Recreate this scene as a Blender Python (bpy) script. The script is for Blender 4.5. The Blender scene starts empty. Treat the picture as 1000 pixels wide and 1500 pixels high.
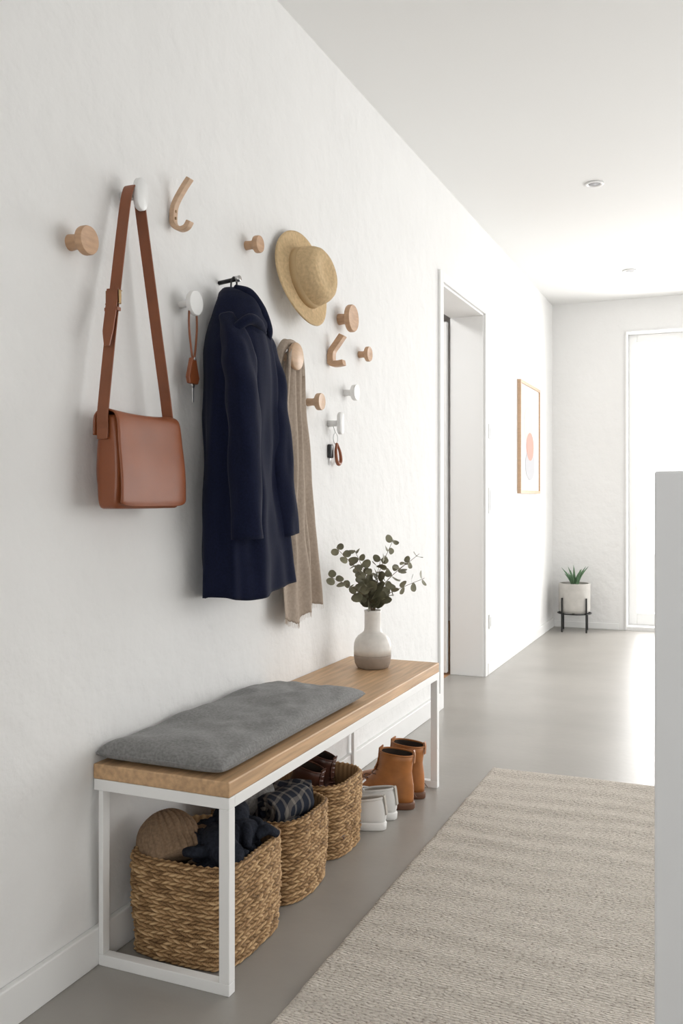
import bpy, bmesh, math, random
import numpy as np
from mathutils import Vector, Matrix, noise, Euler
random.seed(7)
PI=math.pi
scn=bpy.context.scene
try: scn.view_settings.view_transform='Standard'
except Exception: pass

# ------------------------------------------------------------ materials
def mat(name,col,rough=.6,metal=0,spec=.5,bump=0,bscale=50,var=0,vscale=5,sheen=0,stretch=None,coat=0,bdist=.01):
    m=bpy.data.materials.new(name);m.use_nodes=True
    nt=m.node_tree;b=nt.nodes["Principled BSDF"]
    b.inputs["Base Color"].default_value=(*col,1);b.inputs["Roughness"].default_value=rough
    b.inputs["Metallic"].default_value=metal;b.inputs["Specular IOR Level"].default_value=spec
    if sheen: b.inputs["Sheen Weight"].default_value=sheen;b.inputs["Sheen Roughness"].default_value=.5
    if coat: b.inputs["Coat Weight"].default_value=coat;b.inputs["Coat Roughness"].default_value=.2
    tc=nt.nodes.new("ShaderNodeTexCoord");src=tc.outputs["Object"]
    if stretch:
        mp=nt.nodes.new("ShaderNodeMapping");mp.inputs["Scale"].default_value=stretch
        nt.links.new(src,mp.inputs[0]);src=mp.outputs[0]
    if var:
        n=nt.nodes.new("ShaderNodeTexNoise");n.inputs["Scale"].default_value=vscale;n.inputs["Detail"].default_value=6
        nt.links.new(src,n.inputs["Vector"])
        r=nt.nodes.new("ShaderNodeValToRGB");r.color_ramp.elements[0].position=.3;r.color_ramp.elements[1].position=.7
        r.color_ramp.elements[0].color=(*[max(0,c*(1-var)) for c in col],1)
        r.color_ramp.elements[1].color=(*[min(1,c*(1+var)) for c in col],1)
        nt.links.new(n.outputs[0],r.inputs[0]);nt.links.new(r.outputs[0],b.inputs["Base Color"])
    if bump:
        n=nt.nodes.new("ShaderNodeTexNoise");n.inputs["Scale"].default_value=bscale;n.inputs["Detail"].default_value=5
        nt.links.new(src,n.inputs["Vector"])
        bp=nt.nodes.new("ShaderNodeBump");bp.inputs["Strength"].default_value=bump;bp.inputs["Distance"].default_value=bdist
        nt.links.new(n.outputs[0],bp.inputs["Height"]);nt.links.new(bp.outputs[0],b.inputs["Normal"])
    return m
def nodes(m): return m.node_tree,m.node_tree.nodes["Principled BSDF"]

M={}
M['wall']=mat('plaster_white',(.80,.797,.788),.9,spec=.2,bump=.6,bscale=14,bdist=.012,var=.015,vscale=3)
M['ceil']=mat('ceiling_paint',(.82,.82,.81),.95,spec=.1)
M['trim']=mat('trim_paint',(.80,.80,.79),.45)
M['conc']=mat('polished_concrete',(.33,.312,.287),.34,spec=.5,var=.10,vscale=2.2,bump=.05,bscale=30)
M['metalw']=mat('white_metal',(.84,.84,.83),.4)
M['halfw']=mat('half_wall_paint',(.80,.81,.82),.6)
M['blackm']=mat('black_metal',(.015,.015,.015),.4,metal=.3)
M['steel']=mat('steel',(.55,.55,.55),.3,metal=1)
M['brass']=mat('brass_dark',(.30,.20,.10),.35,metal=1)
M['oak']=mat('oak',(.52,.33,.18),.45,var=.22,vscale=5,stretch=(16,1,16),bump=.05,bscale=30)
M['oakv']=mat('oak_knob',(.50,.31,.185),.5,var=.12,vscale=8,stretch=(3,3,14))
M['beech']=mat('beech',(.56,.38,.25),.5,var=.08,vscale=8,stretch=(3,3,14))
M['whitek']=mat('white_lacquer',(.78,.78,.77),.4)
M['grey']=mat('grey_linen',(.215,.213,.21),.95,spec=.1,bump=.5,bscale=500,bdist=.001,var=.22,vscale=160,sheen=.15)
M['navy']=mat('navy_wool',(.0065,.009,.026),.95,spec=.12,bump=.4,bscale=400,bdist=.001,var=.2,vscale=200,sheen=.05)
M['scarf']=mat('taupe_linen',(.40,.33,.27),.95,spec=.1,bump=.4,bscale=300,bdist=.001,var=.1,vscale=120)
M['leather']=mat('tan_leather',(.25,.072,.025),.34,spec=.5,var=.12,vscale=9,bump=.12,bscale=220,bdist=.001)
M['leatherD']=mat('strap_leather',(.22,.068,.025),.42,var=.1,vscale=20)
M['boot']=mat('boot_leather',(.36,.135,.035),.42,var=.2,vscale=22,bump=.1,bscale=150,bdist=.001)
M['bootsole']=mat('boot_sole',(.14,.06,.03),.6)
M['brown']=mat('dark_brown_leather',(.075,.028,.018),.33,var=.2,vscale=20)
M['dark']=mat('shoe_inside',(.03,.02,.015),.9)
M['snk']=mat('sneaker_white',(.74,.73,.71),.5)
M['snksole']=mat('sneaker_sole',(.80,.79,.77),.6)
M['snkin']=mat('sneaker_lining',(.42,.39,.35),.9)
M['beanie']=mat('brown_knit',(.25,.17,.11),.95,spec=.1,bump=.5,bscale=250,bdist=.002,var=.2,vscale=150)
M['char']=mat('charcoal_knit',(.020,.023,.032),.95,spec=.1,bump=.7,bscale=220,bdist=.003,var=.35,vscale=120)
M['gknit']=mat('grey_knit',(.19,.185,.18),.95,spec=.1,bump=.6,bscale=200,bdist=.003,var=.3,vscale=140)
M['leaf']=mat('eucalyptus_leaf',(.165,.155,.095),.6,var=.28,vscale=30)
M['stem']=mat('eucalyptus_stem',(.13,.09,.05),.7)
M['aloe']=mat('aloe_green',(.10,.19,.10),.5,var=.2,vscale=30)
M['soil']=mat('soil',(.05,.035,.025),1,bump=.6,bscale=60)
M['pot']=mat('stone_pot',(.48,.46,.43),.8,var=.07,vscale=20)
M['vaseT']=mat('vase_glaze',(.68,.65,.61),.35,var=.05,vscale=60)
M['vaseB']=mat('vase_clay',(.28,.225,.18),.7,var=.06,vscale=60)
M['black']=mat('black_plastic',(.012,.012,.014),.35)
M['woodfl']=mat('wood_floor',(.42,.22,.10),.5,var=.2,vscale=5,stretch=(1,8,1))
M['paper']=mat('art_paper',(.70,.68,.66),.8)
M['coral']=mat('art_coral',(.62,.30,.25),.8)
M['peach']=mat('art_peach',(.68,.55,.50),.8)
M['artgrey']=mat('art_grey',(.45,.45,.47),.8)
M['terr']=mat('terrace_stone',(.75,.74,.72),.9)
M['straw']=mat('straw',(.56,.41,.235),.8,spec=.2,var=.13,vscale=90,bump=.5,bscale=260,bdist=.002)
M['band']=mat('straw_band',(.48,.34,.18),.8,bump=.5,bscale=200,bdist=.002)
# rug
m=mat('rug_wool',(.60,.555,.50),1,spec=.05);nt,b=nodes(m)
tc=nt.nodes.new("ShaderNodeTexCoord");mp=nt.nodes.new("ShaderNodeMapping");mp.inputs["Scale"].default_value=(115,230,1)
nt.links.new(tc.outputs["Object"],mp.inputs[0])
n1=nt.nodes.new("ShaderNodeTexNoise");n1.inputs["Scale"].default_value=1;n1.inputs["Detail"].default_value=2
nt.links.new(mp.outputs[0],n1.inputs["Vector"])
w=nt.nodes.new("ShaderNodeTexWave");w.bands_direction='Y';w.inputs["Scale"].default_value=34;w.inputs["Distortion"].default_value=5;w.inputs["Detail"].default_value=2;w.inputs["Detail Scale"].default_value=1.3
nt.links.new(tc.outputs["Object"],w.inputs["Vector"])
ad=nt.nodes.new("ShaderNodeMath");ad.operation='MULTIPLY_ADD';ad.inputs[1].default_value=.5
nt.links.new(w.outputs["Fac"],ad.inputs[0]);nt.links.new(n1.outputs[0],ad.inputs[2])
bp=nt.nodes.new("ShaderNodeBump");bp.inputs["Strength"].default_value=1;bp.inputs["Distance"].default_value=.007
nt.links.new(ad.outputs[0],bp.inputs["Height"]);nt.links.new(bp.outputs[0],b.inputs["Normal"])
r=nt.nodes.new("ShaderNodeValToRGB");e=r.color_ramp.elements;e[0].position=.33;e[0].color=(.38,.33,.28,1);e[1].position=.46;e[1].color=(.68,.625,.56,1)
nt.links.new(n1.outputs[0],r.inputs[0]);nt.links.new(r.outputs[0],b.inputs["Base Color"]);M['rug']=m
# seagrass
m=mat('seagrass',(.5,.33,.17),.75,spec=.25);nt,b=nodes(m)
at=nt.nodes.new("ShaderNodeAttribute");at.attribute_name="tone_shade"
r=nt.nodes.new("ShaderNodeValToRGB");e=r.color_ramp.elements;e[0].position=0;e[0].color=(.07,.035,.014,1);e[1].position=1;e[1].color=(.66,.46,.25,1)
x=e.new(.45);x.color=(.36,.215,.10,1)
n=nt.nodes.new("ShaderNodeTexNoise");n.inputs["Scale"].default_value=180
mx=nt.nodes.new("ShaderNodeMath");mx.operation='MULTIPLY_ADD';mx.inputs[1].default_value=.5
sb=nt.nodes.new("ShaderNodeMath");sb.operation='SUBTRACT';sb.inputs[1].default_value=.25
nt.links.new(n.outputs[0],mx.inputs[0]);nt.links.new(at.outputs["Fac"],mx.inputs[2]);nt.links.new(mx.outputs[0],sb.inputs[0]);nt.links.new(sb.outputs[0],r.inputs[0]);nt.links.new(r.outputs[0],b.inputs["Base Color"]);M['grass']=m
# plaid
m=mat('plaid_wool',(.05,.055,.07),.95,spec=.1,bump=.5,bscale=250,bdist=.002);nt,b=nodes(m)
tc=nt.nodes.new("ShaderNodeTexCoord")
outs=[]
for d in 'XY':
    w=nt.nodes.new("ShaderNodeTexWave");w.bands_direction=d;w.inputs["Scale"].default_value=11;w.inputs["Distortion"].default_value=2.5
    nt.links.new(tc.outputs["Object"],w.inputs["Vector"])
    g=nt.nodes.new("ShaderNodeMath");g.operation='GREATER_THAN';g.inputs[1].default_value=.82;nt.links.new(w.outputs["Fac"],g.inputs[0]);outs.append(g)
a=nt.nodes.new("ShaderNodeMath");a.operation='ADD';nt.links.new(outs[0].outputs[0],a.inputs[0]);nt.links.new(outs[1].outputs[0],a.inputs[1])
a2=nt.nodes.new("ShaderNodeMath");a2.operation='MULTIPLY';a2.inputs[1].default_value=.5;nt.links.new(a.outputs[0],a2.inputs[0])
r=nt.nodes.new("ShaderNodeValToRGB");e=r.color_ramp.elements;e[0].color=(.022,.026,.038,1);e[1].color=(.20,.18,.16,1)
nt.links.new(a2.outputs[0],r.inputs[0]);nt.links.new(r.outputs[0],b.inputs["Base Color"]);M['plaid']=m
# glass
m=bpy.data.materials.new('window_glass');m.use_nodes=True;nt=m.node_tree;nt.nodes.clear()
t=nt.nodes.new("ShaderNodeBsdfTransparent");g=nt.nodes.new("ShaderNodeBsdfGlossy");g.inputs["Roughness"].default_value=.02
mi=nt.nodes.new("ShaderNodeMixShader");mi.inputs[0].default_value=.05;o=nt.nodes.new("ShaderNodeOutputMaterial")
nt.links.new(t.outputs[0],mi.inputs[1]);nt.links.new(g.outputs[0],mi.inputs[2]);nt.links.new(mi.outputs[0],o.inputs[0]);M['glass']=m

# ------------------------------------------------------------ geometry helpers
def mk(name,vs,fs,m,smooth=True):
    me=bpy.data.meshes.new(name);me.from_pydata([tuple(v) for v in vs],[],fs);me.update()
    bm=bmesh.new();bm.from_mesh(me);bmesh.ops.recalc_face_normals(bm,faces=bm.faces);bm.to_mesh(me);bm.free()
    if m: me.materials.append(M[m] if isinstance(m,str) else m)
    if smooth:
        for p in me.polygons:p.use_smooth=True
    o=bpy.data.objects.new(name,me);scn.collection.objects.link(o);return o
def bev(o,w,seg=2):
    b=o.modifiers.new('b','BEVEL');b.width=w;b.segments=seg;b.limit_method='ANGLE';b.angle_limit=.7;return o
def solid(o,t,off=-1):
    s=o.modifiers.new('s','SOLIDIFY');s.thickness=t;s.offset=off;return o
def box(name,a,b,m,bw=0):
    return boxes(name,[(a,b)],m,bw)
def boxes(name,lst,m,bw=0):
    vs=[];fs=[]
    for (x0,y0,z0),(x1,y1,z1) in lst:
        k=len(vs)
        vs+=[(x0,y0,z0),(x1,y0,z0),(x1,y1,z0),(x0,y1,z0),(x0,y0,z1),(x1,y0,z1),(x1,y1,z1),(x0,y1,z1)]
        fs+=[tuple(k+i for i in f) for f in [(0,3,2,1),(4,5,6,7),(0,1,5,4),(1,2,6,5),(2,3,7,6),(3,0,4,7)]]
    o=mk(name,vs,fs,m,False)
    if bw: bev(o,bw)
    return o
def loft(name,rings,m,cap0=True,cap1=True,smooth=True):
    n=len(rings[0]);vs=[p for r in rings for p in r];fs=[]
    for i in range(len(rings)-1):
        for j in range(n):
            fs.append((i*n+j,i*n+(j+1)%n,(i+1)*n+(j+1)%n,(i+1)*n+j))
    if cap0: fs.append(tuple(range(n))[::-1])
    if cap1: fs.append(tuple((len(rings)-1)*n+j for j in range(n)))
    return mk(name,vs,fs,m,smooth)
def axmat(origin,axis):
    z=Vector(axis).normalized();q=Vector((0,0,1)).rotation_difference(z)
    return Matrix.Translation(origin)@q.to_matrix().to_4x4()
def lathe(name,prof,m,origin=(0,0,0),axis=(0,0,1),n=48,sx=1,sy=1,smooth=True):
    mt=axmat(origin,axis);rings=[]
    for r,z in prof:
        rings.append([mt@Vector((r*sx*math.cos(2*PI*j/n),r*sy*math.sin(2*PI*j/n),z)) for j in range(n)])
    return loft(name,rings,m,True,True,smooth)
def sharp(o,ang=35):
    for p in o.data.polygons:p.use_smooth=True
    try:o.data.set_sharp_from_angle(angle=math.radians(ang))
    except Exception:pass
    return o
def catm(pts,k=8):
    P=[Vector(p) for p in pts];P=[P[0]*2-P[1]]+P+[P[-1]*2-P[-2]];out=[]
    for i in range(1,len(P)-2):
        for j in range(k):
            t=j/k;a,b,c,d=P[i-1],P[i],P[i+1],P[i+2]
            out.append(.5*((2*b)+(c-a)*t+(2*a-5*b+4*c-d)*t*t+(3*b-a-3*c+d)*t**3))
    out.append(P[-2]);return out
def sweep(name,path,r,m,n=12,k=8,sub=True,cap=True,fn=None,flat=1,fdir=None):
    P=catm(path,k) if sub else [Vector(p) for p in path]
    N=len(P);rs=[r]*N if not isinstance(r,(list,tuple)) else list(np.interp(np.linspace(0,1,N),np.linspace(0,1,len(r)),r))
    rings=[];u=None
    for i in range(N):
        T=(P[min(i+1,N-1)]-P[max(i-1,0)]).normalized()
        if u is None:
            u=T.orthogonal().normalized() if fdir is None else Vector(fdir)
        u=(u-T*u.dot(T)).normalized()
        v=T.cross(u)
        ring=[]
        for j in range(n):
            a=2*PI*j/n;rr=rs[i]*(fn(i/(N-1),a) if fn else 1)
            ring.append(P[i]+u*math.cos(a)*rr*flat+v*math.sin(a)*rr)
        rings.append(ring)
    return loft(name,rings,m,cap,cap)
def ribbon(name,path,W,wid,th,m,k=8,sub=True,bw=0):
    P=catm(path,k) if sub else [Vector(p) for p in path]
    W=Vector(W).normalized();rings=[];N=len(P)
    wd=[wid]*N if not isinstance(wid,(list,tuple)) else list(np.interp(np.linspace(0,1,N),np.linspace(0,1,len(wid)),wid))
    for i in range(N):
        T=(P[min(i+1,N-1)]-P[max(i-1,0)]).normalized();nn=T.cross(W).normalized()
        w2=W*wd[i]/2;t2=nn*th/2
        rings.append([P[i]-w2-t2,P[i]+w2-t2,P[i]+w2+t2,P[i]-w2+t2])
    o=loft(name,rings,m,True,True,True);sharp(o,40)
    if bw: bev(o,bw)
    return o
def group(name,objs,loc=(0,0,0)):
    e=bpy.data.objects.new(name,None);e.empty_display_size=.05;e.location=loc;scn.collection.objects.link(e)
    for o in objs:
        if o.parent is None:
            o.parent=e;o.matrix_parent_inverse=Matrix.Translation(loc).inverted()
    return e
def xf(objs,mt):
    for o in (objs if isinstance(objs,list) else [objs]): o.data.transform(mt)
def ns(p,f=1,seed=0): return noise.noise(Vector((p[0]*f+seed*3.7,p[1]*f+seed*1.3,p[2]*f)))
NOWARP=set()

# ------------------------------------------------------------ room shell
H=2.635
YF=7.5; YN=-2.2; XR=3.6
boxes('wall_left',[((-.2,YN,0),(0,4.36,H)),((-.2,5.22,0),(0,YF,H)),((-.2,4.36,2.136),(0,5.22,H))],'wall')
WX0,WX1,WZ0,WZ1=.571,2.6,.03,2.37
boxes('wall_far',[((-.2,YF,0),(WX0,YF+.3,H)),((WX1,YF,0),(XR+.2,YF+.3,H)),((WX0,YF,WZ1),(WX1,YF+.3,H)),((WX0,YF,-.1),(WX1,YF+.3,WZ0))],'wall')
boxes('wall_right',[((XR,YN,0),(XR+.2,2.2,H)),((XR,6.6,0),(XR+.2,YF,H)),((XR,2.2,2.4),(XR+.2,6.6,H)),((XR,2.2,0),(XR+.2,6.6,.1))],'wall')
boxes('wall_near',[((-.2,YN-.2,0),(.6,YN,H)),((3.0,YN-.2,0),(XR+.2,YN,H)),((.6,YN-.2,2.4),(3.0,YN,H)),((.6,YN-.2,0),(3.0,YN,.5))],'wall')
box('floor',(-.2,YN-.2,-.1),(XR+.2,YF,0),'conc')
box('ceiling',(-.2,YN-.2,H),(XR+.2,YF+.3,H+.15),'ceil')
boxes('wall_side_room',[((-1.9,3.4,0),(-1.8,YF,H)),((-1.8,3.3,0),(-.2,3.4,H)),((-1.8,YF,0),(-.2,YF+.1,H))],'wall')
box('floor_side_room',(-1.9,3.3,-.1),(-.2,YF,0),'woodfl')
box('ceiling_side_room',(-1.9,3.3,H),(-.2,YF+.1,H+.1),'ceil')
def bb(name,a,b): return box(name,a,b,'trim',.003)
bb('baseboard_left',(0,YN,0),(.014,4.30,.085))
bb('baseboard_left.001',(0,5.275,0),(.014,YF,.07))
bb('baseboard_far',(.014,YF-.012,0),(WX0-.06,YF,.05))
boxes('trim_1',[((0,4.305,0),(.012,4.36,2.185)),((0,5.22,0),(.012,5.27,2.185)),((0,4.36,2.136),(.012,5.22,2.185)),((-.2,4.36,0),(0,4.372,2.136)),((-.2,5.208,0),(0,5.22,2.136)),((-.2,4.372,2.124),(0,5.208,2.136))],'trim',.002)
d=[box('slab',(-1.02,5.18,.012),(-.215,5.22,2.10),'trim',.003),
   lathe('handle_rose',[(.0,0),(.025,0),(.025,.008),(0,.008)],'steel',(-.95,5.18,1.02),(0,-1,0),24),
   sweep('handle',[(-.95,5.172,1.02),(-.95,5.13,1.02),(-.94,5.125,1.02),(-.84,5.125,1.02)],.009,'steel',10,4)]
group('door_1',d,(-.62,5.2,0))
def window_y(name,x0,x1,z0,z1,y,mull):
    f=.065;L=[((x0,y,z0),(x0+f,y+.07,z1)),((x1-f,y,z0),(x1,y+.07,z1)),((x0+f,y,z1-f),(x1-f,y+.07,z1)),((x0+f,y,z0),(x1-f,y+.07,z0+f+.03))]
    for mx_ in mull:L.append(((mx_-.05,y,z0+f+.03),(mx_+.05,y+.07,z1-f)))
    fr=boxes('frame',L,'trim',.004)
    gl=box('pane',(x0+f*.8,y+.03,z0+f*.8),(x1-f*.8,y+.036,z1-f*.8),'glass')
    return group(name,[fr,gl],((x0+x1)/2,y,z0))
window_y('window_1',WX0,WX1,WZ0,WZ1,YF+.14,[1.58])
window_y('added_window_3',.6,3.0,.5,2.4,YN-.15,[1.8])  # unseen window added behind the camera to let light in
f=.065
w2=boxes('frame',[((XR+.06,2.2,.1),(XR+.13,2.2+f,2.4)),((XR+.06,6.6-f,.1),(XR+.13,6.6,2.4)),((XR+.06,2.2+f,2.4-f),(XR+.13,6.6-f,2.4)),((XR+.06,2.2+f,.1),(XR+.13,6.6-f,.1+f)),((XR+.06,3.62,.1+f),(XR+.13,3.72,2.4-f)),((XR+.06,5.08,.1+f),(XR+.13,5.18,2.4-f))],'trim',.004)
g2=box('pane',(XR+.09,2.25,.15),(XR+.096,6.55,2.35),'glass')
group('added_window_2',[w2,g2],(XR+.1,4.4,.1))  # unseen window added to admit light from the right
boxes('trim_2',[((WX0-.012,YF-.012,0),(WX0+.0,YF,WZ1+.012)),((WX0,YF-.012,WZ1),(WX1,YF,WZ1+.012))],'trim',.002)
box('terrace_ground',(-8,YF+.3,-.25),(12,20,-.12),'terr')
box('half_wall',(1.19,1.583,0),(2.6,1.72,1.095),'halfw',.004)
for i,(x,y) in enumerate([(.688,4.68),(.68,6.56),(.69,2.80)]):
    r=lathe('ring',[(.030,0),(.046,0),(.048,-.004),(.044,-.008),(.032,-.006),(.028,.0)],'whitek',(x,y,H-.0005),n=32)
    l=lathe('lens',[(0,-.003),(.030,-.003),(.030,-.001),(0,-.001)],'artgrey',(x,y,H),n=32)
    group('ceiling_spotlight',[r,l],(x,y,H))
for y,z,h in [(5.36,1.453,.085),(5.36,1.038,.155),(5.376,.308,.085)]:
    p=box('plate',(0,y-.042,z-h/2),(.009,y+.042,z+h/2),'trim',.003)
    q=box('rocker',(.009,y-.026,z-h/2+.014),(.012,y+.026,z+h/2-.014),'whitek',.001)
    group('light_switch' if z>.5 else 'wall_outlet',[p,q],(0,y,z))
y0,y1,z0,z1=6.15,6.85,1.085,1.865;t=.02
fr=boxes('frame',[((0,y0,z0),(.022,y0+t,z1)),((0,y1-t,z0),(.022,y1,z1)),((0,y0+t,z0),(.022,y1-t,z0+t)),((0,y0+t,z1-t),(.022,y1-t,z1))],'beech',.001)
pa=box('paper',(0,y0+t,z0+t),(.014,y1-t,z1-t),'paper')
def disc(name,y,z,ry,rz,m,x,a0=0,a1=2*PI):
    n=40;vs=[(x,y+ry*math.cos(a0+(a1-a0)*j/(n-1)),z+rz*math.sin(a0+(a1-a0)*j/(n-1))) for j in range(n)]
    return mk(name,vs,[tuple(range(n))],m,False)
sh=[disc('shape_peach',6.44,1.57,.16,.13,'peach',.0150),disc('shape_coral',6.50,1.42,.13,.10,'coral',.0160),
    disc('shape_grey',6.50,1.29,.17,.11,'artgrey',.0155)]
group('framed_art_print',[fr,pa]+sh,(0,6.5,1.47))

# ------------------------------------------------------------ bench
T=.025;bx0,bx1,by0,by1,zt=-.012,.338,1.655,3.165,.418
L=[]
for y in (by0,by1-T):
    L+=[((bx0,y,T),(bx0+T,y+T,zt-T)),((bx1-T,y,T),(bx1,y+T,zt-T)),((bx0,y,0),(bx1,y+T,T)),((bx0,y,zt-T),(bx1,y+T,zt))]
L+=[((bx1-T,by0+T,zt-T),(bx1,by1-T,zt)),((bx0,by0+T,zt-T),(bx0+T,by1-T,zt))]
L=[((max(a[0],.001) if a[2]<.09 else a[0],a[1],a[2]),b) for a,b in L]
fr=boxes('frame',L,'metalw',.0015)
top=box('seat_board',(bx0-.002,by0,zt),(bx1,by1,zt+.034),'oak',.003)
group('bench',[fr,top],(.165,2.41,0))
NOWARP|={fr.name,top.name}
ZS=zt+.034
def cushion(name,x0,x1,y0,y1,z0,T,m,seed=1):
    nu,nv=60,120;vs=[];fs=[];idx={}
    cx,cy=(x0+x1)/2,(y0+y1)/2;hx,hy=(x1-x0)/2,(y1-y0)/2
    for s in (1,-1):
        for i in range(nu+1):
            for j in range(nv+1):
                if s==-1 and (i in(0,nu) or j in(0,nv)):
                    idx[s,i,j]=idx[1,i,j];continue
                u=math.sin(PI/2*(2*i/nu-1));v=math.sin(PI/2*(2*j/nv-1))
                k=((1-abs(u)**5.0)*(1-abs(v)**12))**.33
                pin=.02*(1-u*u)*abs(v)**8; piny=.02*(1-v*v)*abs(u)**8
                X=cx+hx*u*(1-piny*1.2);Y=cy+hy*v*(1-pin*.6)
                w=ns((X*7,Y*5,s),1,seed)*.014*k+ns((X*25,Y*14,s),1,seed+2)*.006*k
                if s==1: z=z0+T*.40+k*T*.60+w
                else: z=z0+T*.40-k*T*.40
                z=max(z,z0)
                idx[s,i,j]=len(vs);vs.append((X,Y,z))
    for s in (1,-1):
        for i in range(nu):
            for j in range(nv):
                fs.append((idx[s,i,j],idx[s,i+1,j],idx[s,i+1,j+1],idx[s,i,j+1]))
    o=mk(name,vs,fs,m)
    per=[vs[idx[1,i,0]] for i in range(nu+1)]+[vs[idx[1,nu,j]] for j in range(1,nv+1)]+[vs[idx[1,i,nv]] for i in range(nu-1,-1,-1)]+[vs[idx[1,0,j]] for j in range(nv-1,0,-1)]
    pp=sweep('piping',per+[per[0]],.0022,m,6,sub=False)
    return o,pp
c,p=cushion('pad',-.012,.316,1.664,2.485,ZS,.052,'grey')
NOWARP|={c.name,p.name}
group('seat_cushion',[c,p],(.155,2.08,ZS))

# ------------------------------------------------------------ baskets
def basket(x0,x1,y0,y1,h,seed,ex=4.5):
    cx,cy=(x0+x1)/2,(y0+y1)/2;hx,hy=(x1-x0)/2,(y1-y0)/2
    dense=[]
    for i in range(2000):
        a=2*PI*i/2000;c_,s_=math.cos(a),math.sin(a)
        dense.append((math.copysign(abs(c_)**(2/ex),c_),math.copysign(abs(s_)**(2/ex),s_)))
    D=np.array(dense);S=D*np.array([hx,hy]);seg=np.linalg.norm(np.roll(S,-1,0)-S,axis=1);cum=np.concatenate([[0],np.cumsum(seg)])
    per=cum[-1];N=int(per/.0175);NP=N*8
    tt=np.linspace(0,per,NP,endpoint=False)
    ux=np.interp(tt,cum,np.append(D[:,0],D[0,0]));uy=np.interp(tt,cum,np.append(D[:,1],D[0,1]))
    rnd=random.Random(seed)
    rows=int(h/.0098);sub=6;vs=[];tone_shade=[];rings=0
    rowt=[[rnd.uniform(-.28,.28) for _ in range(N+2)] for _ in range(rows+1)]
    rowh=[[rnd.uniform(.5,1.3) for _ in range(N+2)] for _ in range(rows+1)]
    off=[rnd.uniform(0,1) for _ in range(rows+1)]
    for k in range(rows*sub+1):
        row=min(k//sub,rows-1);rv=(k-row*sub)/sub;z=h*k/(rows*sub)
        flare=.955+.05*math.sin(min(1,z/h*1.0)*PI*.62)
        bulge=1+(.012*ns((seed,z*20,0)))
        for j in range(NP):
            slant=1.1*(rv-.5)*(1 if row%2 else -1)
            ph=j/8+off[row]*.25+slant+(.5 if row%2 else 0)
            fr_=ph%1;cell=int(ph)%N
            A=math.sin(PI*min(max(rv,0),1));B=math.sin(PI*fr_)
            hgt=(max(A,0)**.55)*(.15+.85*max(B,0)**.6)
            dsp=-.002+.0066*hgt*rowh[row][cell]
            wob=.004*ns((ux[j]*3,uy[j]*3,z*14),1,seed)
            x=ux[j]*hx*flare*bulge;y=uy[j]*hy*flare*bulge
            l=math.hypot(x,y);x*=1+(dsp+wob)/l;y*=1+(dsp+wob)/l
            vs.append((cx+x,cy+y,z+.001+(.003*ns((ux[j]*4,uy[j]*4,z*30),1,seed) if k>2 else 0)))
            tone_shade.append(.06+.62*hgt+rowt[row][cell]*(.3+hgt)+.12*math.sin(fr_*PI*6))  # darker in crevices: shade between stitches painted in, plus random strand variation
        rings+=1
    for rr,zz in [(-.004,.003),(-.010,.002),(-.014,-.004),(-.015,-.06),(-.015,-h*.75)]:
        for j in range(NP):
            x=ux[j]*hx;y=uy[j]*hy;l=math.hypot(x,y)
            q=1+rr/l
            vs.append((cx+x*q,cy+y*q,h+zz+.0015*math.sin(j*PI/4)*(1 if zz>-.01 else 0)))
            tone_shade.append(.5+.2*math.sin(j*PI/4) if zz>-.01 else .3)
        rings+=1
    fs=[]
    for i in range(rings-1):
        for j in range(NP):
            fs.append((i*NP+j,i*NP+(j+1)%NP,(i+1)*NP+(j+1)%NP,(i+1)*NP+j))
    fs.append(tuple(range(NP))[::-1]);fs.append(tuple((rings-1)*NP+j for j in range(NP)))
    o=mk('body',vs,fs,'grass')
    at=o.data.attributes.new('tone_shade','FLOAT','POINT');at.data.foreach_set('value',np.array(tone_shade,dtype=np.float32))
    return o
def blob(name,c,r,m,amp=.1,f=12,seed=0,sub=5,rot=0,ribs=0):
    bm=bmesh.new();bmesh.ops.create_icosphere(bm,subdivisions=sub,radius=1)
    R=Matrix.Rotation(rot,3,'Z')
    for v in bm.verts:
        p=v.co.copy();k=1+amp*ns(p,f*.15,seed)*2+amp*.5*ns(p,f*.35,seed+4)
        q=Vector((p.x*r[0]*k,p.y*r[1]*k,p.z*r[2]*k));v.co=R@q+Vector(c)
    me=bpy.data.meshes.new(name);bm.to_mesh(me);bm.free();me.materials.append(M[m])
    for p in me.polygons:p.use_smooth=True
    o=bpy.data.objects.new(name,me);scn.collection.objects.link(o);return o
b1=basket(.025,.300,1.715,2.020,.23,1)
def beanie(name,c,axis,m,R=.072,Hh=.13):
    mt=axmat(c,axis);rings=[];n=160
    for i in range(28):
        t=i/27
        if t<.22: r=R*1.06;z=t*Hh
        else:
            s_=(t-.22)/.78;r=R*1.0*math.sqrt(max(0,1-s_**2.6))+.001;z=Hh*(.22+.78*s_)
        ring=[]
        for j in range(n):
            a=2*PI*j/n;rr=r*(1+.04*math.cos(28*a)+.07*ns((math.cos(a)*2,math.sin(a)*2,t*3),1,3))
            ring.append(mt@Vector((rr*math.cos(a),rr*.72*math.sin(a),z)))
        rings.append(ring)
    return loft(name,rings,m)
be=beanie('beanie',(.125,1.775,.207),(-.35,.25,.42),'beanie',.074,.125)
be2=blob('tan_scarf',(.17,1.85,.215),(.075,.055,.045),'beanie',.25,14,3)
gl=[]
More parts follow.
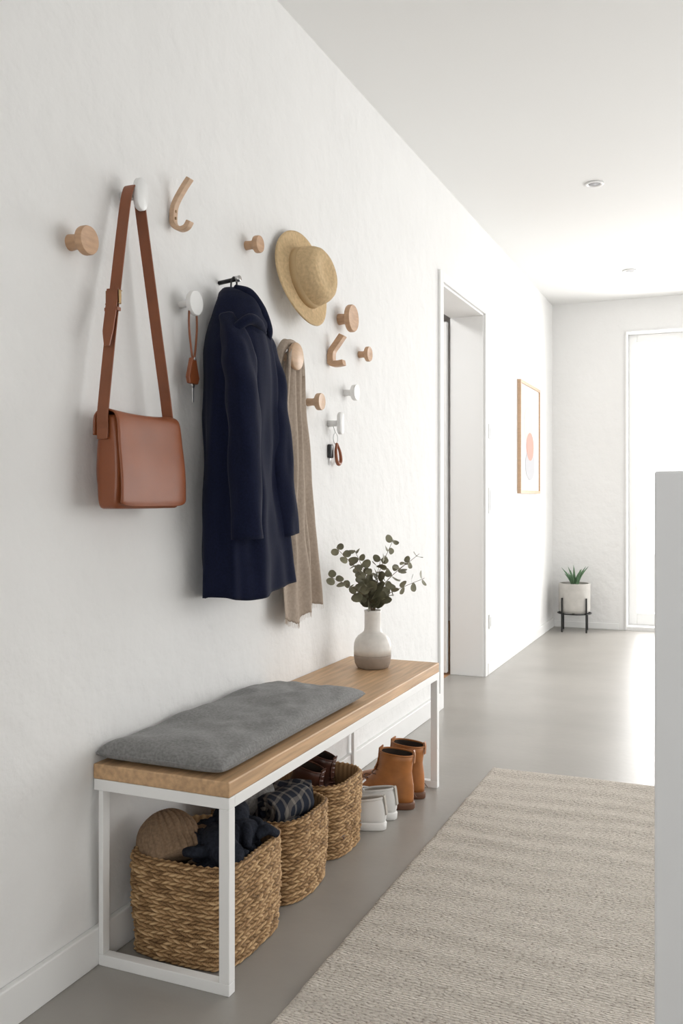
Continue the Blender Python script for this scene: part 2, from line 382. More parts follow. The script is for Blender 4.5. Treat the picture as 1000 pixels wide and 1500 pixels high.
def glove(c,ang,m,s=1,tilt=.15):
    parts=[];d=Vector((math.cos(ang),math.sin(ang),tilt));p=Vector((-d.y,d.x,0)).normalized();c=Vector(c)
    parts.append(sweep('palm',[c-d*.06*s,c-d*.03*s,c+Vector((0,0,.006)),c+d*.03*s],[.026*s,.030*s,.034*s,.028*s],m,16,6))
    for k in range(4):
        o_=(k-1.5)*.017*s;l=(.055,.065,.062,.048)[k]*s
        a=c+d*.02*s+p*o_;parts.append(sweep('finger',[a,a+d*l*.5+p*o_*.3+Vector((0,0,.010)),a+d*l+p*o_*.5-Vector((0,0,.006+.004*k))],[.012*s,.0125*s,.009*s],m,10,5))
    a=c-d*.01*s+p*.025*s;parts.append(sweep('thumb',[a,a+p*.025*s+d*.01,a+p*.035*s+d*.035*s-Vector((0,0,.008))],[.013*s,.012*s,.009*s],m,10,5))
    return parts
gl+=glove((.225,1.80,.25),2.6,'char',1.15,.05)+glove((.20,1.91,.262),-1.2,'char',1.2,-.1)+glove((.235,1.89,.245),1.2,'char',1.05,.0)
gl.append(blob('charcoal_scarf',(.18,1.92,.220),(.08,.075,.055),'char',.3,16,8))
gl.append(blob('charcoal_scarf_fold',(.225,1.81,.205),(.05,.065,.035),'char',.3,16,12))
group('woven_basket',[b1,be,be2]+gl,(.165,1.87,0))
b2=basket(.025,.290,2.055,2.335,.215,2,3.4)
def roll(name,c,ax,L,R,m,turns=2.6,rot=0):
    c=Vector(c);ax=Vector(ax).normalized();u=ax.cross(Vector((0,0,1))).normalized();v=u.cross(ax)
    rings=[];n=int(turns*26);segs=14
    for i in range(segs+1):
        s_=-1+2*i/segs;out=[]
        for j in range(n):
            a=2*PI*turns*j/(n-1)+rot;r=R*(.18+.82*j/(n-1))*(1-.10*s_**4)*(1+.09*ns((j*.2,s_*2,0)))
            out.append(c+ax*(L/2*s_+.006*ns((j*.3,0,i*.1)))+u*math.cos(a)*r+v*math.sin(a)*r*.85)
        rings.append(out)
    vs=[p for r_ in rings for p in r_];fs=[]
    for i in range(segs):
        for j in range(n-1): fs.append((i*n+j,i*n+j+1,(i+1)*n+j+1,(i+1)*n+j))
    o=mk(name,vs,fs,m);solid(o,R*.2,1)
    return o
it=[roll('grey_knit_roll',(.105,2.135,.243),(.5,.8,0),.13,.055,'gknit',2.2),
    roll('grey_knit_roll_under',(.09,2.245,.222),(.9,.3,0),.10,.050,'gknit',2.2),
    roll('plaid_scarf_roll',(.205,2.175,.222),(.25,.95,.0),.15,.047,'plaid',2.4,1.0),
    roll('plaid_scarf_fold',(.18,2.26,.225),(.8,.5,0),.12,.040,'plaid',2.2,.3),
    blob('plaid_base',(.165,2.19,.17),(.10,.11,.05),'plaid',.15,10,5)]
group('woven_basket',[b2]+it,(.165,2.2,0))
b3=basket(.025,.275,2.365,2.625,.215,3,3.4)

# ------------------------------------------------------------ shoes
def foot_ring(z,xb,xf_,w,tilt=0,n=48,toe=.12,ins=0):
    cx=(xb+xf_)/2;L=(xf_-xb)/2-ins;ring=[]
    for j in range(n):
        a=2*PI*j/n;c_=math.cos(a);s_=math.sin(a)
        x=cx+L*math.copysign(abs(c_)**.9,c_)
        y=(w-ins)*math.copysign(abs(s_)**.85,s_)*(1+toe*c_*(1-.4*abs(c_)))
        ring.append(Vector((x,y,z+tilt*(x-cx))))
    return ring
def shoe(kind,ms):
    up,sole,inn=ms;parts=[]
    if kind=='boot':
        S=[(0,.0,.272,.040),(.004,-.003,.278,.044),(.018,-.003,.280,.045),(.026,-.002,.276,.044)]
        parts.append(loft('sole',[foot_ring(*s) for s in S],sole))
        U=[(.024,.002,.270,.041,0),(.045,.001,.270,.042,0),(.062,.001,.258,.0415,-.02),(.078,.002,.232,.040,-.06),(.092,.004,.196,.038,-.10),(.108,.006,.162,.036,-.12),(.125,.008,.140,.036,-.08),(.150,.006,.126,.038,0),(.175,.002,.122,.041,.05),(.196,-.001,.120,.043,.08)]
        rings=[foot_ring(z,a,b_,w,t,toe=.10*(b_-.10)/.17) for z,a,b_,w,t in U]
        rings.append(foot_ring(.198,.002,.117,.040,.08,toe=0));
        parts.append(loft('upper',rings,up,True,False))
        parts.append(loft('lining',[foot_ring(.198,.002,.117,.040,.08,toe=0),foot_ring(.19,.005,.115,.037,.08,toe=0),foot_ring(.12,.012,.13,.030,0,toe=0)],inn,False,True))
        cr=foot_ring(.198,.0,.119,.0415,.08,toe=0,n=24)
        parts.append(sweep('collar',cr+[cr[0]],.0035,up,8,2))
        for k in range(6):
            z=.098+.084*k/5
            xs=float(np.interp(z,[u_[0] for u_ in U],[u_[2] for u_ in U]))-(.012 if z<.12 else .004)
            parts.append(sweep('lace',[(xs-.016,-.026,z-.002),(xs+.004,-.010,z+.006),(xs+.004,.010,z+.002),(xs-.016,.026,z+.004)],.0024,'bootsole' if up=='boot' else up,6,4))
        parts.append(ribbon('tongue',[(.136,0,.130),(.121,0,.17),(.116,0,.214)],(0,1,0),.04,.004,up))
        parts.append(ribbon('pull_tab',[(-.002,0,.165),(-.004,0,.195),(.0,0,.210),(.004,0,.19)],(0,1,0),.014,.002,up))
        parts.append(sweep('heel_seam',[(.001,-.036,.03),(.030,-.0415,.06),(.060,-.0405,.085),(.075,-.036,.12),(.080,-.036,.16),(.080,-.0395,.19)],.0012,'bootsole' if up=='boot' else up,6,5))
    elif kind=='sneaker':
        S=[(0,.004,.266,.034),(.003,-.001,.272,.038),(.022,-.003,.274,.0395),(.026,-.001,.270,.0375)]
        parts.append(loft('sole',[foot_ring(*s) for s in S],sole))
        U=[(.024,.003,.266,.036,0),(.036,-.001,.263,.0375,0),(.048,-.002,.250,.0365,-.02),(.058,-.001,.225,.0345,-.05),(.068,.001,.195,.032,-.09),(.077,.004,.165,.0295,-.13),(.086,.007,.138,.027,-.16),(.093,.009,.122,.0255,-.18)]
        rings=[foot_ring(z,a,b_,w,t,toe=.12) for z,a,b_,w,t in U]
        parts.append(loft('upper',rings,up,True,False))
        tr=foot_ring(.093,.009,.122,.0255,-.18,n=24,toe=.12)
        parts.append(sweep('padded_collar',tr+[tr[0]],.0038,up,8,2))
        parts.append(loft('lining',[foot_ring(.094,.010,.120,.0245,-.18,toe=.12),foot_ring(.088,.014,.116,.021,-.18,toe=.1),foot_ring(.045,.016,.12,.022,0,toe=.1)],inn,False,True))
        parts.append(ribbon('heel_tab',[(-.003,0,.050),(.000,0,.075),(.004,0,.104),(.009,0,.107)],(0,1,0),.018,.003,'snkin'))
        for k in range(5):
            z=.056+.0075*k
            xs=float(np.interp(z,[u_[0] for u_ in U],[u_[2] for u_ in U]))-.022
            parts.append(sweep('lace',[(xs-.012,-.022,z+.002),(xs+.004,0,z+.008),(xs-.012,.022,z+.002)],.0026,up,6,4))
        parts.append(ribbon('tongue',[(.17,0,.072),(.14,0,.090),(.112,0,.114)],(0,1,0),.034,.006,up))
    return parts
def place(parts,pos,ang,pitch=0,sc=1,zs=1):
    xf(parts,Matrix.Translation(pos)@Matrix.Rotation(ang,4,'Z')@Matrix.Rotation(pitch,4,'Y')@Matrix.Diagonal((sc,sc,sc*zs,1)));return parts
for y,a in ((2.686,PI+.10),(2.786,PI+.04)):
    group('white_sneaker',place(shoe('sneaker',('snk','snksole','snkin')),(.308,y,0),a),(.16,y,0))
for y,a in ((2.905,PI+.04),(3.022,PI-.02)):
    group('leather_boot',place(shoe('boot',('boot','bootsole','dark')),(.328,y,0),a,zs=.94),(.18,y,0))
s1=place(shoe('boot',('brown','brown','dark')),(.050,2.545,.130),.02,.36,.78)
s2=place(shoe('boot',('brown','brown','dark')),(.056,2.440,.120),.0,.36,.80)
group('woven_basket',[b3]+s1+s2,(.155,2.5,0))

# ------------------------------------------------------------ rug
def rug():
    x0,x1,y0,y1=.465,1.175,.75,3.455;nx,ny=90,340;vs=[];fs=[]
    for j in range(ny+1):
        for i in range(nx+1):
            x=x0+(x1-x0)*i/nx;y=y0+(y1-y0)*j/ny
            e=.003*ns((0,y*9,0)) if i in(0,nx) else 0
            z=.010+.0040*ns((x*3,y*11,0))+.0020*math.sin(y*52+3*ns((x*2.5,y*2,3)))
            ed=min(i,nx-i,j,ny-j)
            if ed==0:z=.0015
            vs.append((x+e,y,max(z,.0012)))
    for j in range(ny):
        for i in range(nx):
            k=j*(nx+1)+i;fs.append((k,k+1,k+nx+2,k+nx+1))
    return mk('area_rug',vs,fs,'rug')
rug()

# ------------------------------------------------------------ wall hooks
def knob(name,y,z,r,dep,sr,m,flat=False):
    if flat: pr=[(0,0),(sr,0),(sr,dep-.014),(r*.93,dep-.012),(r,dep-.009),(r,dep-.003),(r*.94,dep),(0,dep+.001)]
    else: pr=[(0,0),(sr*1.05,0),(sr*.95,dep*.35),(sr*1.05,dep*.5),(r*.75,dep*.60),(r*.97,dep*.68),(r,dep*.74),(r,dep*.93),(r*.95,dep),(r*.5,dep-.001),(0,dep-.002)]
    o=lathe(name,pr,m,(0,y,z),(1,0,0),48);return sharp(o,50)
knob('wooden_wall_knob',1.579,1.607,.0315,.046,.017,'oakv')
knob('wooden_wall_knob',2.362,1.802,.0255,.042,.013,'oakv')
knob('wooden_wall_knob',3.062,1.710,.050,.052,.020,'oakv')
knob('wooden_wall_knob',3.260,1.609,.029,.040,.013,'oakv')
knob('wooden_wall_knob',2.790,1.378,.029,.048,.013,'beech')
knob('white_wall_knob',3.115,1.444,.0295,.045,.012,'whitek')
knob('white_wall_knob',2.008,1.557,.033,.045,.009,'whitek',True)
knob('wooden_wall_knob',2.560,1.497,.0435,.066,.012,'beech',True)
def oval(name,y,z,hw,hh,x,m):
    n=40
    def ring(xx,k):
        out=[]
        for j in range(n):
            a=2*PI*j/n;c_,s_=math.cos(a),math.sin(a)
            out.append(Vector((xx,y+hw*k*c_,z+(hh-hw)*(1 if s_>0 else -1)*(1 if abs(s_)>1e-6 else 0)+hw*k*s_)))
        return out
    pl=sharp(loft('plate',[ring(x-.012,.92),ring(x-.010,1),ring(x-.002,1),ring(x,.9)],m),50)
    st=lathe('stem',[(0,0),(.012,0),(.010,x-.011),(0,x-.011)],m,(0,y,z),(1,0,0),24)
    return [pl,st]
group('oval_wall_hook',oval('',1.762,1.762,.021,.038,.052,'whitek'),(0,1.76,1.76))
group('oval_wall_hook',oval('',2.965,1.318,.019,.040,.048,'whitek'),(0,2.965,1.32))
hy=1.962
h=ribbon('strap',[(.053,hy,1.864),(.034,hy,1.838),(.014,hy,1.803),(.009,hy,1.77),(.012,hy,1.750),(.028,hy,1.738),(.044,hy,1.741),(.053,hy,1.755)],(0,1,0),.020,.012,'beech',6,bw=.002)
sc=[lathe('screw',[(0,0),(.004,0),(.003,.001),(0,.001)],'brass',(.016,hy,z),(1,0,0),12) for z in (1.785,1.767)]
group('bent_wood_hook',[h]+sc,(0,hy,1.79))
hy=2.965
h=ribbon('strap',[(.050,hy,1.632),(.030,hy,1.602),(.013,hy,1.576),(.011,hy,1.547),(.014,hy,1.533),(.034,hy,1.531),(.054,hy,1.534)],(0,1,0),.030,.020,'oakv',3,bw=.002)
group('bent_wood_hook',[h],(0,hy,1.58))

# ------------------------------------------------------------ shoulder bag
def rbox(name,x0,x1,y0,y1,z0,z1,m,ex=6,fn=None,n=64,L=24):
    cx,cy=(x0+x1)/2,(y0+y1)/2;hx,hy=(x1-x0)/2,(y1-y0)/2;rings=[]
    for i in range(L+1):
        t=i/L;v=math.sin((t-.5)*PI);z=(z0+z1)/2+(z1-z0)/2*v
        k=(1-abs(v)**10)**(1/6) if abs(v)<1 else 0
        k=max(k,.02);ring=[]
        for j in range(n):
            a=2*PI*(j+.5)/n;c_,s_=math.cos(a),math.sin(a)
            p=Vector((cx+(hx-.012*(1-k))*k**.35*math.copysign(abs(c_)**(2/ex),c_),cy+hy*k**.2*math.copysign(abs(s_)**(2/ex),s_),z))
            if fn:p=fn(p)
            ring.append(p)
        rings.append(ring)
    return loft(name,rings,m)
BY=1.742
def bagf(p):
    t=(1.235-p.z)/.2;v=(p.y-BY)/.118
    q=p.copy()
    q.y=BY+(p.y-BY)*(1+.07*t)
    if p.x>.05: q.x=p.x+ (-.012*(1-t)+.006*math.sin(PI*min(max(t,0),1)))
    else: q.x=p.x-.052*max(0,1-v*v)*math.sin(PI*min(max(t,0),1))
    q.x+=.002*ns((p.y*30,p.z*30,0));q.x=max(q.x,-.015);return q
bd=rbox('body',.020,.084,BY-.118,BY+.118,1.026,1.236,'leather',6,bagf,n=120)
def flap():
    nu=40
    pts=[(.018,1.19),(.020,1.230),(.036,1.244),(.060,1.243),(.078,1.228),(.086,1.17),(.094,1.10),(.096,1.05),(.094,1.032)]
    P=catm([(a,0,b_) for a,b_ in pts],8);vs=[];N=len(P)
    for i,p in enumerate(P):
        for j in range(nu+1):
            v=j/nu*2-1;t=i/(N-1);low=max(0,(t-.85)/.15)
            hw=.1205*(1+.07*max(0,t-.25))
            y=BY+hw*v*(1-.02*low**3)
            z=p.z+(.008*abs(v)**8*low);x=p.x-.004*abs(v)**8+.003*ns((y*9,p.z*9,2))
            if .15<t<.5: z-=.006*(1-v*v)*math.sin((t-.15)/.35*PI)
            vs.append((x,y,z))
    fs=[(i*(nu+1)+j,i*(nu+1)+j+1,(i+1)*(nu+1)+j+1,(i+1)*(nu+1)+j) for i in range(N-1) for j in range(nu)]
    o=mk('flap',vs,fs,'leather');solid(o,.0035,1);return o
fl=flap()
strap=ribbon('strap',[(.050,1.617,1.185),(.050,1.617,1.21),(.049,1.620,1.25),(.044,1.658,1.45),(.034,1.716,1.70),(.033,1.734,1.765),(.033,1.748,1.780),(.033,1.762,1.781),(.033,1.775,1.765),(.035,1.787,1.70),(.044,1.830,1.45),(.050,1.866,1.25),(.050,1.869,1.18)],(1,0,0),.026,.0034,'leatherD',8,bw=.0008)
tail=ribbon('strap_tail',[(.044,1.660,1.52),(.048,1.648,1.47),(.052,1.632,1.42),(.056,1.622,1.385)],(1,0,0),[.026,.026,.024,.012],.003,'leatherD',6)
bk=boxes('buckle',[((.029,1.660,1.513),(.062,1.668,1.516)),((.029,1.655,1.484),(.062,1.662,1.487)),((.029,1.657,1.484),(.032,1.665,1.516)),((.059,1.657,1.484),(.062,1.665,1.516))],'brass',.001)
lp=boxes('keeper',[((.032,1.648,1.468),(.063,1.662,1.476))],'leatherD',.001)
tabs=[box('strap_tab',(.038,1.614,1.180),(.062,1.619,1.205),'leatherD',.0015)]
group('leather_shoulder_bag',[bd,fl,strap,tail,bk,lp]+tabs,(.07,1.742,1.13))
NOWARP|={o.name for o in [bd,fl]}

# ------------------------------------------------------------ coat
def interp(keys,z):
    zs=[k[0] for k in keys];return [float(np.interp(-z,[-a for a in zs],[k[i] for k in keys])) for i in range(1,len(keys[0]))]
def coat():
    K=[(1.595,2.160,2.220,.010,.075),(1.57,2.135,2.240,.006,.100),(1.535,2.108,2.262,.004,.122),(1.50,2.086,2.286,.003,.136),(1.45,2.070,2.308,.002,.143),(1.38,2.062,2.320,.002,.145),(1.25,2.055,2.332,.002,.144),(1.10,2.050,2.355,.002,.148),(.95,2.046,2.385,.002,.154),(.795,2.040,2.415,.002,.160)]
    rings=[];n=200;L=80
    def ring(z,sh=0):
        y0,y1,x0,x1=interp(K,z);cy,cx=(y0+y1)/2,(x0+x1)/2;hy,hx=(y1-y0)/2-sh,(x1-x0)/2-sh;t=(1.605-z)/.81;out=[]
        for j in range(n):
            a=2*PI*j/n;c_,s_=math.cos(a),math.sin(a)
            fo=(.050*math.cos(8*a+2.5*t)+.034*math.cos(5*a+1+t)+.020*math.cos(15*a-t*2))*min(1,t*1.4+.1)*1.6
            front=1 if c_>0 else .35
            k=1+fo*front
            x=cx+hx*math.copysign(abs(c_)**.75,c_)*k;y=cy+hy*math.copysign(abs(s_)**.75,s_)*(1+fo*.35)
            dz=.008*math.sin(3*a)*t+ (.03*s_*t*t*.4)
            x+=.010*ns((x*10,y*14,z*7),1,2)
            out.append(Vector((max(x,.0005),y,z+dz)))
        return out
    for i in range(L+1): rings.append(ring(1.595-(1.595-.795)*i/L))
    rings.append(ring(.797,.006));rings.append(ring(.85,.010))
    body=loft('body',rings,'navy')
    def wr(sd): return lambda t,a:1+.15*ns((math.cos(a)*1.4,math.sin(a)*1.4,t*7),1,sd)+.07*math.sin(t*26+2*a+sd)*math.exp(-((t-.45)/.22)**2)+.06*math.cos(3*a+t*5+sd)
    s1=sweep('sleeve_near',[(.070,2.122,1.535),(.100,2.098,1.47),(.126,2.082,1.38),(.140,2.074,1.25),(.148,2.072,1.10),(.150,2.076,.945)],[.030,.047,.052,.051,.049,.049],'navy',32,12,fn=wr(1),flat=.8,fdir=(1,0,0))
    s2=sweep('sleeve_far',[(.072,2.232,1.535),(.090,2.266,1.47),(.100,2.288,1.38),(.108,2.302,1.25),(.116,2.318,1.10),(.122,2.336,.945)],[.030,.045,.050,.051,.051,.053],'navy',32,12,fn=wr(5),flat=.85,fdir=(1,0,0))
    rings=[];n=60
    HK=[(1.634,2.172,2.210,.020,.060),(1.622,2.153,2.226,.012,.088),(1.60,2.133,2.243,.008,.110),(1.565,2.113,2.254,.004,.130),(1.53,2.094,2.258,.002,.140),(1.495,2.079,2.248,.004,.138),(1.47,2.073,2.228,.010,.125),(1.455,2.080,2.205,.015,.108)]
    for i in range(30):
        z=1.634-(1.634-1.455)*i/29;y0,y1,x0,x1=interp(HK,z);cy,cx=(y0+y1)/2,(x0+x1)/2;out=[]
        for j in range(n):
            a=2*PI*j/n;k=1+.05*math.cos(4*a+i*.2)+.05*ns((math.cos(a)*2,math.sin(a)*2,z*16),1,9)
            out.append(Vector((max(.0005,cx+(x1-x0)/2*math.cos(a)*k),cy+(y1-y0)/2*math.sin(a)*k,z+.012*math.sin(a)*(i/29))))
        rings.append(out)
    hood=loft('hood',rings,'navy')
    edge=sweep('hood_edge',[(.060,2.174,1.632),(.096,2.182,1.612),(.118,2.204,1.568),(.126,2.232,1.52),(.116,2.254,1.49)],[.008,.014,.017,.014,.008],'navy',14,8)
    edge2=sweep('hood_edge_lower',[(.080,2.078,1.475),(.114,2.088,1.505),(.134,2.115,1.527),(.136,2.16,1.522),(.128,2.207,1.505)],[.008,.013,.015,.014,.008],'navy',14,8)
    loop=sweep('hanging_loop',[(.038,2.196,1.62),(.040,2.196,1.655),(.043,2.204,1.668),(.046,2.213,1.655),(.046,2.212,1.62)],.0024,'black',8,6)
    return group('navy_wool_coat',[body,s1,s2,hood,edge,edge2,loop],(.08,2.2,1.2))
coat()
hk=[lathe('peg',[(0,0),(.006,0),(.006,.052),(0,.052)],'blackm',(0,2.205,1.656),(1,0,.12),16),lathe('peg_tip',[(0,.050),(.009,.050),(.009,.060),(0,.061)],'steel',(0,2.205,1.656),(1,0,.12),20)]
group('black_coat_peg',hk,(0,2.205,1.655))

# ------------------------------------------------------------ scarf
def panel(name,yl0,yr0,yl1,yr1,zt_,zb,x0,seed,nf):
    nu,nv=70,90;vs=[]
    for i in range(nv+1):
        t=i/nv
        for j in range(nu+1):
            u=j/nu;e=t**.8;yl=yl0+(yl1-yl0)*e;yr=yr0+(yr1-yr0)*e
            arch=.030*(2*u-1)**2
            z=zt_-arch*(1-t)-(zt_-zb)*t+.014*math.sin(u*7+seed)*t+.006*ns((u*30,0,seed))*(t>.97)
            y=yl+(yr-yl)*u+.010*ns((u*2,t*4,seed))
            uu=u+.12*ns((u*2.2,t*1.2,seed+7))
            ph=uu*nf*2*PI+seed+1.2*ns((u,t*2.2,seed))
            am=.55+.9*abs(ns((u*2,t*1.5,seed+11)))
            x=x0+(.008+.005*t)*am*math.sin(ph)+.010*ns((u*4,t*4,seed+2))+(.010*(1-t)**8)
            vs.append((max(x,.0005),y,z))
    fs=[(i*(nu+1)+j,i*(nu+1)+j+1,(i+1)*(nu+1)+j+1,(i+1)*(nu+1)+j) for i in range(nv) for j in range(nu)]
    o=mk(name,vs,fs,'scarf');solid(o,.0016,1);
    fv=[];ff=[]
    for j in range(0,nu+1):
        p=Vector(vs[nv*(nu+1)+j])
        for q in (-.0007,.0007):
            k=len(fv);l=.013+.006*random.random();dy=random.uniform(-.002,.002)
            fv+=[p+Vector((0,q-.0005,0)),p+Vector((0,q+.0005,0)),p+Vector((0,q+dy+.0004,-l)),p+Vector((0,q+dy-.0004,-l))];ff.append((k,k+1,k+2,k+3))
    f2=mk('fringe',fv,ff,'scarf',False)
    return [o,f2]
sp=panel('tail_front',2.510,2.590,2.500,2.690,1.530,.665,.045,1.0,2.2)+panel('tail_back',2.555,2.680,2.620,2.835,1.532,.700,.020,4.0,2.6)
sp.append(sweep('neck_fold',[(.030,2.508,1.46),(.034,2.514,1.510),(.036,2.543,1.536),(.036,2.595,1.534),(.034,2.645,1.508),(.030,2.668,1.45)],[.008,.013,.015,.015,.013,.008],'scarf',14,8,fn=lambda t,a:1+.12*math.cos(5*a+t*4)))
group('linen_scarf',sp,(.04,2.6,1.1))

# ------------------------------------------------------------ hat
hc=Vector((.046,2.652,1.764));ha=Vector((.987,-.06,.165))
def hat():
    mt=axmat(hc,ha)
    R=.156
    pr=[(R,-.004),(R+.001,-.002),(R,.0008),(.13,-.001),(.105,.0),(.0995,.004),(.097,.018),(.094,.040),(.090,.056),(.084,.068),(.073,.076),(.055,.077),(.03,.071),(0,.067)]
    pr2=[]
    for k in range(len(pr)-1):
        for s_ in range(4):
            t=s_/4;pr2.append((pr[k][0]*(1-t)+pr[k+1][0]*t,pr[k][1]*(1-t)+pr[k+1][1]*t))
    pr2.append(pr[-1]);rings=[];n=96
    for r,z in pr2:
        ring=[]
        for j in range(n):
            a=2*PI*j/n;c_,s_=math.cos(a),math.sin(a);zz=z;rr=r
            if r>.1: zz+=.006*math.cos(2*a+.6)*((r-.1)/.057)**2
            elif z>.05:
                rr*=1-.05*(z-.05)/.03*abs(math.cos(a))
            ring.append(mt@Vector((rr*c_,rr*s_,zz)))
        rings.append(ring)
    o=loft('body',rings,'straw',False,True)
    bd=lathe('band',[(.0985,.003),(.1005,.004),(.0975,.024),(.0955,.024)],'band',hc,ha,96)
    pg=lathe('peg',[(0,0),(.012,0),(.012,.045),(0,.045)],'oakv',(0,2.652,1.79),(1,0,0),16)
    return group('straw_hat',[o,bd,pg],hc)
hat()

# ------------------------------------------------------------ keys
ky=2.008
k1=[sweep('cord',[(.034,ky,1.562),(.036,ky-.018,1.545),(.038,ky-.024,1.49),(.038,ky-.010,1.42),(.038,ky-.002,1.415),(.036,ky+.006,1.42),(.034,ky+.020,1.49),(.034,ky+.016,1.545),(.034,ky,1.562)],.0026,'leatherD',8,8)]
ol=[(-.010,0),(.010,0),(.026,-.052),(.020,-.068),(-.020,-.068),(-.026,-.052)]
tg=loft('tag',[[Vector((xx,ky-.002+a,1.415+b_)) for a,b_ in ol] for xx in (.030,.040)],'leather',smooth=False);bev(tg,.003)
k1+=[tg,lathe('ring',[(.0,0),(.004,0),(.004,.012),(0,.012)],'steel',(.030,ky-.002,1.412),(1,0,0),12)]
k1+=[lathe('key_bow',[(0,0),(.008,0),(.008,.002),(0,.002)],'steel',(.034,ky,1.345),(1,0,0),16),box('key_blade',(.034,ky-.003,1.300),(.036,ky+.003,1.340),'steel',.0005)]
group('key_fob',k1,(.035,ky,1.43))
def ringt(name,c,r,t,m,ax=(1,0,0)):
    mt=axmat(c,ax);return sweep(name,[mt@Vector((r*math.cos(a),r*math.sin(a),0)) for a in [2*PI*i/24 for i in range(25)]],t,m,8,sub=False)
k2=[ringt('ring',(.034,2.932,1.262),.020,.0016,'steel'),
    rbox('car_key',.0220,.036,2.885,2.912,1.190,1.240,'black',4),
    sweep('leather_loop',[(.036,2.935,1.245),(.040,2.918,1.215),(.042,2.922,1.180),(.042,2.940,1.170),(.042,2.958,1.183),(.040,2.955,1.215),(.036,2.938,1.245)],[.004,.005,.006,.007,.006,.005,.004],'leather',8,6),
    box('key_blade',(.026,2.898,1.165),(.028,2.905,1.225),'steel',.0005),
    sweep('link',[(.034,2.905,1.315),(.036,2.910,1.300),(.036,2.926,1.282)],.0016,'steel',6,4)]
xf(k2,Matrix.Translation((-.022,.068,.004)))
group('key_ring',k2,(.014,2.99,1.23))

# ------------------------------------------------------------ vase + eucalyptus
vc=Vector((.150,2.980,ZS))
vb=lathe('base',[(0,0),(.048,0),(.056,.004),(.062,.018),(.0650,.038),(.0652,.048)],'vaseB',vc,n=64)
vt=lathe('glazed_top',[(.0653,.048),(.0655,.070),(.0645,.086),(.060,.101),(.051,.114),(.039,.122),(.0315,.129),(.0295,.140),(.029,.195),(.0305,.203),(.0275,.204),(.0245,.198),(.0245,.14),(0,.13)],'vaseT',vc,n=64)
top_=vc+Vector((0,0,.203))
ends=[(-.085,-.115,.225),(-.10,-.13,.125),(-.045,-.06,.215),(.06,.05,.25),(.13,.13,.195),(.14,.16,.105),(.02,.03,.18),(.07,.16,.16),(-.06,.04,.15)]
stems=[];lv=[];lf=[]
for si,e in enumerate(ends):
    e=Vector(e);a=top_-Vector((0,0,.15));mid=top_+Vector((e.x*.28,e.y*.28,e.z*.5))
    path=catm([a,top_+Vector((e.x*.04,e.y*.04,0)),mid,top_+e],12)
    stems.append(sweep('stem',path,[.0022,.0018,.0012,.0008],'stem',6,sub=False))
    N=len(path)
    for i in range(14,N,3):
        t=(i-14)/(N-14);P=path[i];Td=(path[i]-path[i-1]).normalized();sd=Td.orthogonal().normalized()
        rot=Matrix.Rotation(i*.9+si,3,Td);sd=rot@sd
        for s_ in (1,-1):
            d_=(sd*s_+Td*.35).normalized();r=.0215*(1-.38*t)*random.uniform(.8,1.1)
            nn=(Td*.5+Vector((random.uniform(.1,.9),random.uniform(-1.2,-.1),random.uniform(-.4,.7)))).normalized()
            nn=(nn-d_*nn.dot(d_)).normalized();w_=nn.cross(d_);C=P+d_*(r*1.12);k=len(lv);nseg=14
            lv.append(C-nn*.0018)
            for q in range(nseg):
                an=2*PI*q/nseg;lv.append(C+d_*math.cos(an)*r*(1.0+.10*(math.cos(an)>.8))+w_*math.sin(an)*r*.95+nn*(.0014*math.cos(2*an)))
            for q in range(nseg): lf.append((k,k+1+q,k+1+(q+1)%nseg))
lv=[Vector((max(p.x,.006),p.y,p.z)) for p in lv]
leaves=mk('leaves',lv,lf,'leaf')
group('eucalyptus_vase',[vb,vt,leaves]+stems,vc)

# ------------------------------------------------------------ aloe plant on stand
pc=Vector((.195,7.30,.15))
pot=lathe('pot',[(0,0),(.105,0),(.118,.012),(.120,.03),(.120,.225),(.117,.230),(.108,.230),(.106,.20),(0,.20)],'pot',pc,n=48);sharp(pot,60)
so=lathe('soil',[(0,.0),(.105,.0),(.105,.004),(0,.01)],'soil',pc+Vector((0,0,.20)),n=32)
legs=[]
for a in (PI*.25,PI*.75,PI*1.25,PI*1.75):
    x=pc.x+.131*math.cos(a+.1);y=pc.y+.131*math.sin(a+.1);legs.append(box('leg',(x-.006,y-.006,0),(x+.006,y+.006,.27),'blackm',.001))
legs.append(ringt('stand_ring',(pc.x,pc.y,.144),.126,.005,'blackm',(0,0,1)))
legs.append(box('cross_bar',(pc.x-.126,pc.y-.005,.139),(pc.x+.126,pc.y+.005,.148),'blackm'))
legs.append(box('cross_bar',(pc.x-.005,pc.y-.126,.139),(pc.x+.005,pc.y+.126,.148),'blackm'))
al=[]
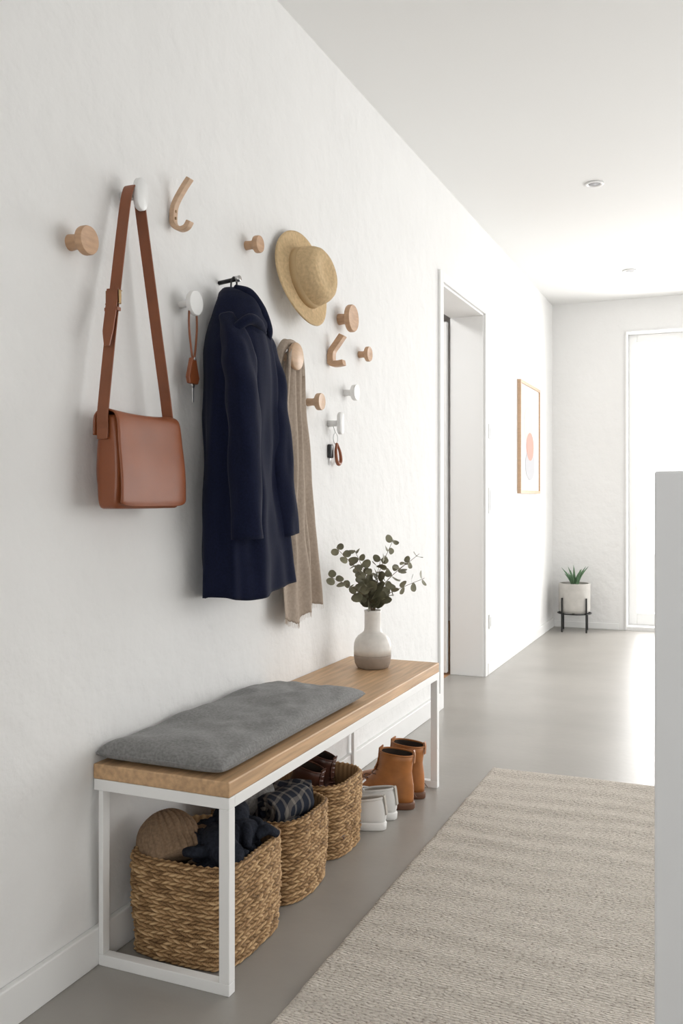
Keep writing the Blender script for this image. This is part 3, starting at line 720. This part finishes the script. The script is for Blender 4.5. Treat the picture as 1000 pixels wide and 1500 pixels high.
for i in range(16):
    a=i*2.4;ln=.10+.07*random.random();out=.02+.05*(i/16);b_=pc+Vector((.015*math.cos(a),.015*math.sin(a),.20))
    al.append(sweep('leaf',[b_,b_+Vector((out*.5*math.cos(a),out*.5*math.sin(a),ln*.5)),b_+Vector((out*1.6*math.cos(a),out*1.6*math.sin(a),ln))],[.011,.010,.001],'aloe',8,6))
group('potted_aloe',[pot,so]+legs+al,(pc.x,pc.y,0))

# shift the left wall line (and everything hung on it) to its surveyed position x=-0.015
for o in scn.objects:
    if o.type=='MESH' and o.name not in NOWARP:
        me=o.data;co=np.empty(len(me.vertices)*3);me.vertices.foreach_get('co',co);co=co.reshape(-1,3)
        x=co[:,0];co[:,0]=x-.015*np.clip(1-x/.1,0,1)
        me.vertices.foreach_set('co',co.ravel());me.update()

# ------------------------------------------------------------ lights
w=bpy.data.worlds.new('World');scn.world=w;w.use_nodes=True
bg=w.node_tree.nodes['Background'];bg.inputs[0].default_value=(1,.995,.98,1);bg.inputs[1].default_value=1.95
def area(name,loc,rot,sx,sy,pw,col=(1,1,1)):
    l=bpy.data.lights.new(name,'AREA');l.shape='RECTANGLE';l.size=sx;l.size_y=sy;l.energy=pw;l.color=col
    o=bpy.data.objects.new(name,l);o.location=loc;o.rotation_euler=rot;scn.collection.objects.link(o);return o
area('daylight_far_window',((WX0+WX1)/2,YF+.8,1.3),(-PI/2,0,0),2.4,2.4,155,(1,.992,.98))
area('added_light_right',(XR+.6,4.4,1.35),(0,PI/2,0),2.3,4.4,58,(1,.992,.98))  # unseen source added for light from the right onto the left wall
area('added_light_near',(1.8,YN-.5,1.5),(PI/2,0,0),2.4,1.9,29,(1,.988,.97))  # unseen source added behind the camera to brighten surfaces facing it
area('side_room_fill',(-1.0,4.3,H-.05),(0,0,0),.5,.5,22)  # unseen fill added to brighten the side room and open door

# ------------------------------------------------------------ camera
cam=bpy.data.cameras.new('camera');co=bpy.data.objects.new('camera',cam);scn.collection.objects.link(co)
co.location=(1.3,0,1.05);co.rotation_euler=(PI/2,0,math.atan2(.392,.92))
cam.lens=1323/1500*36;cam.sensor_width=36;cam.shift_y=-20/1500;cam.clip_start=.05
scn.camera=co
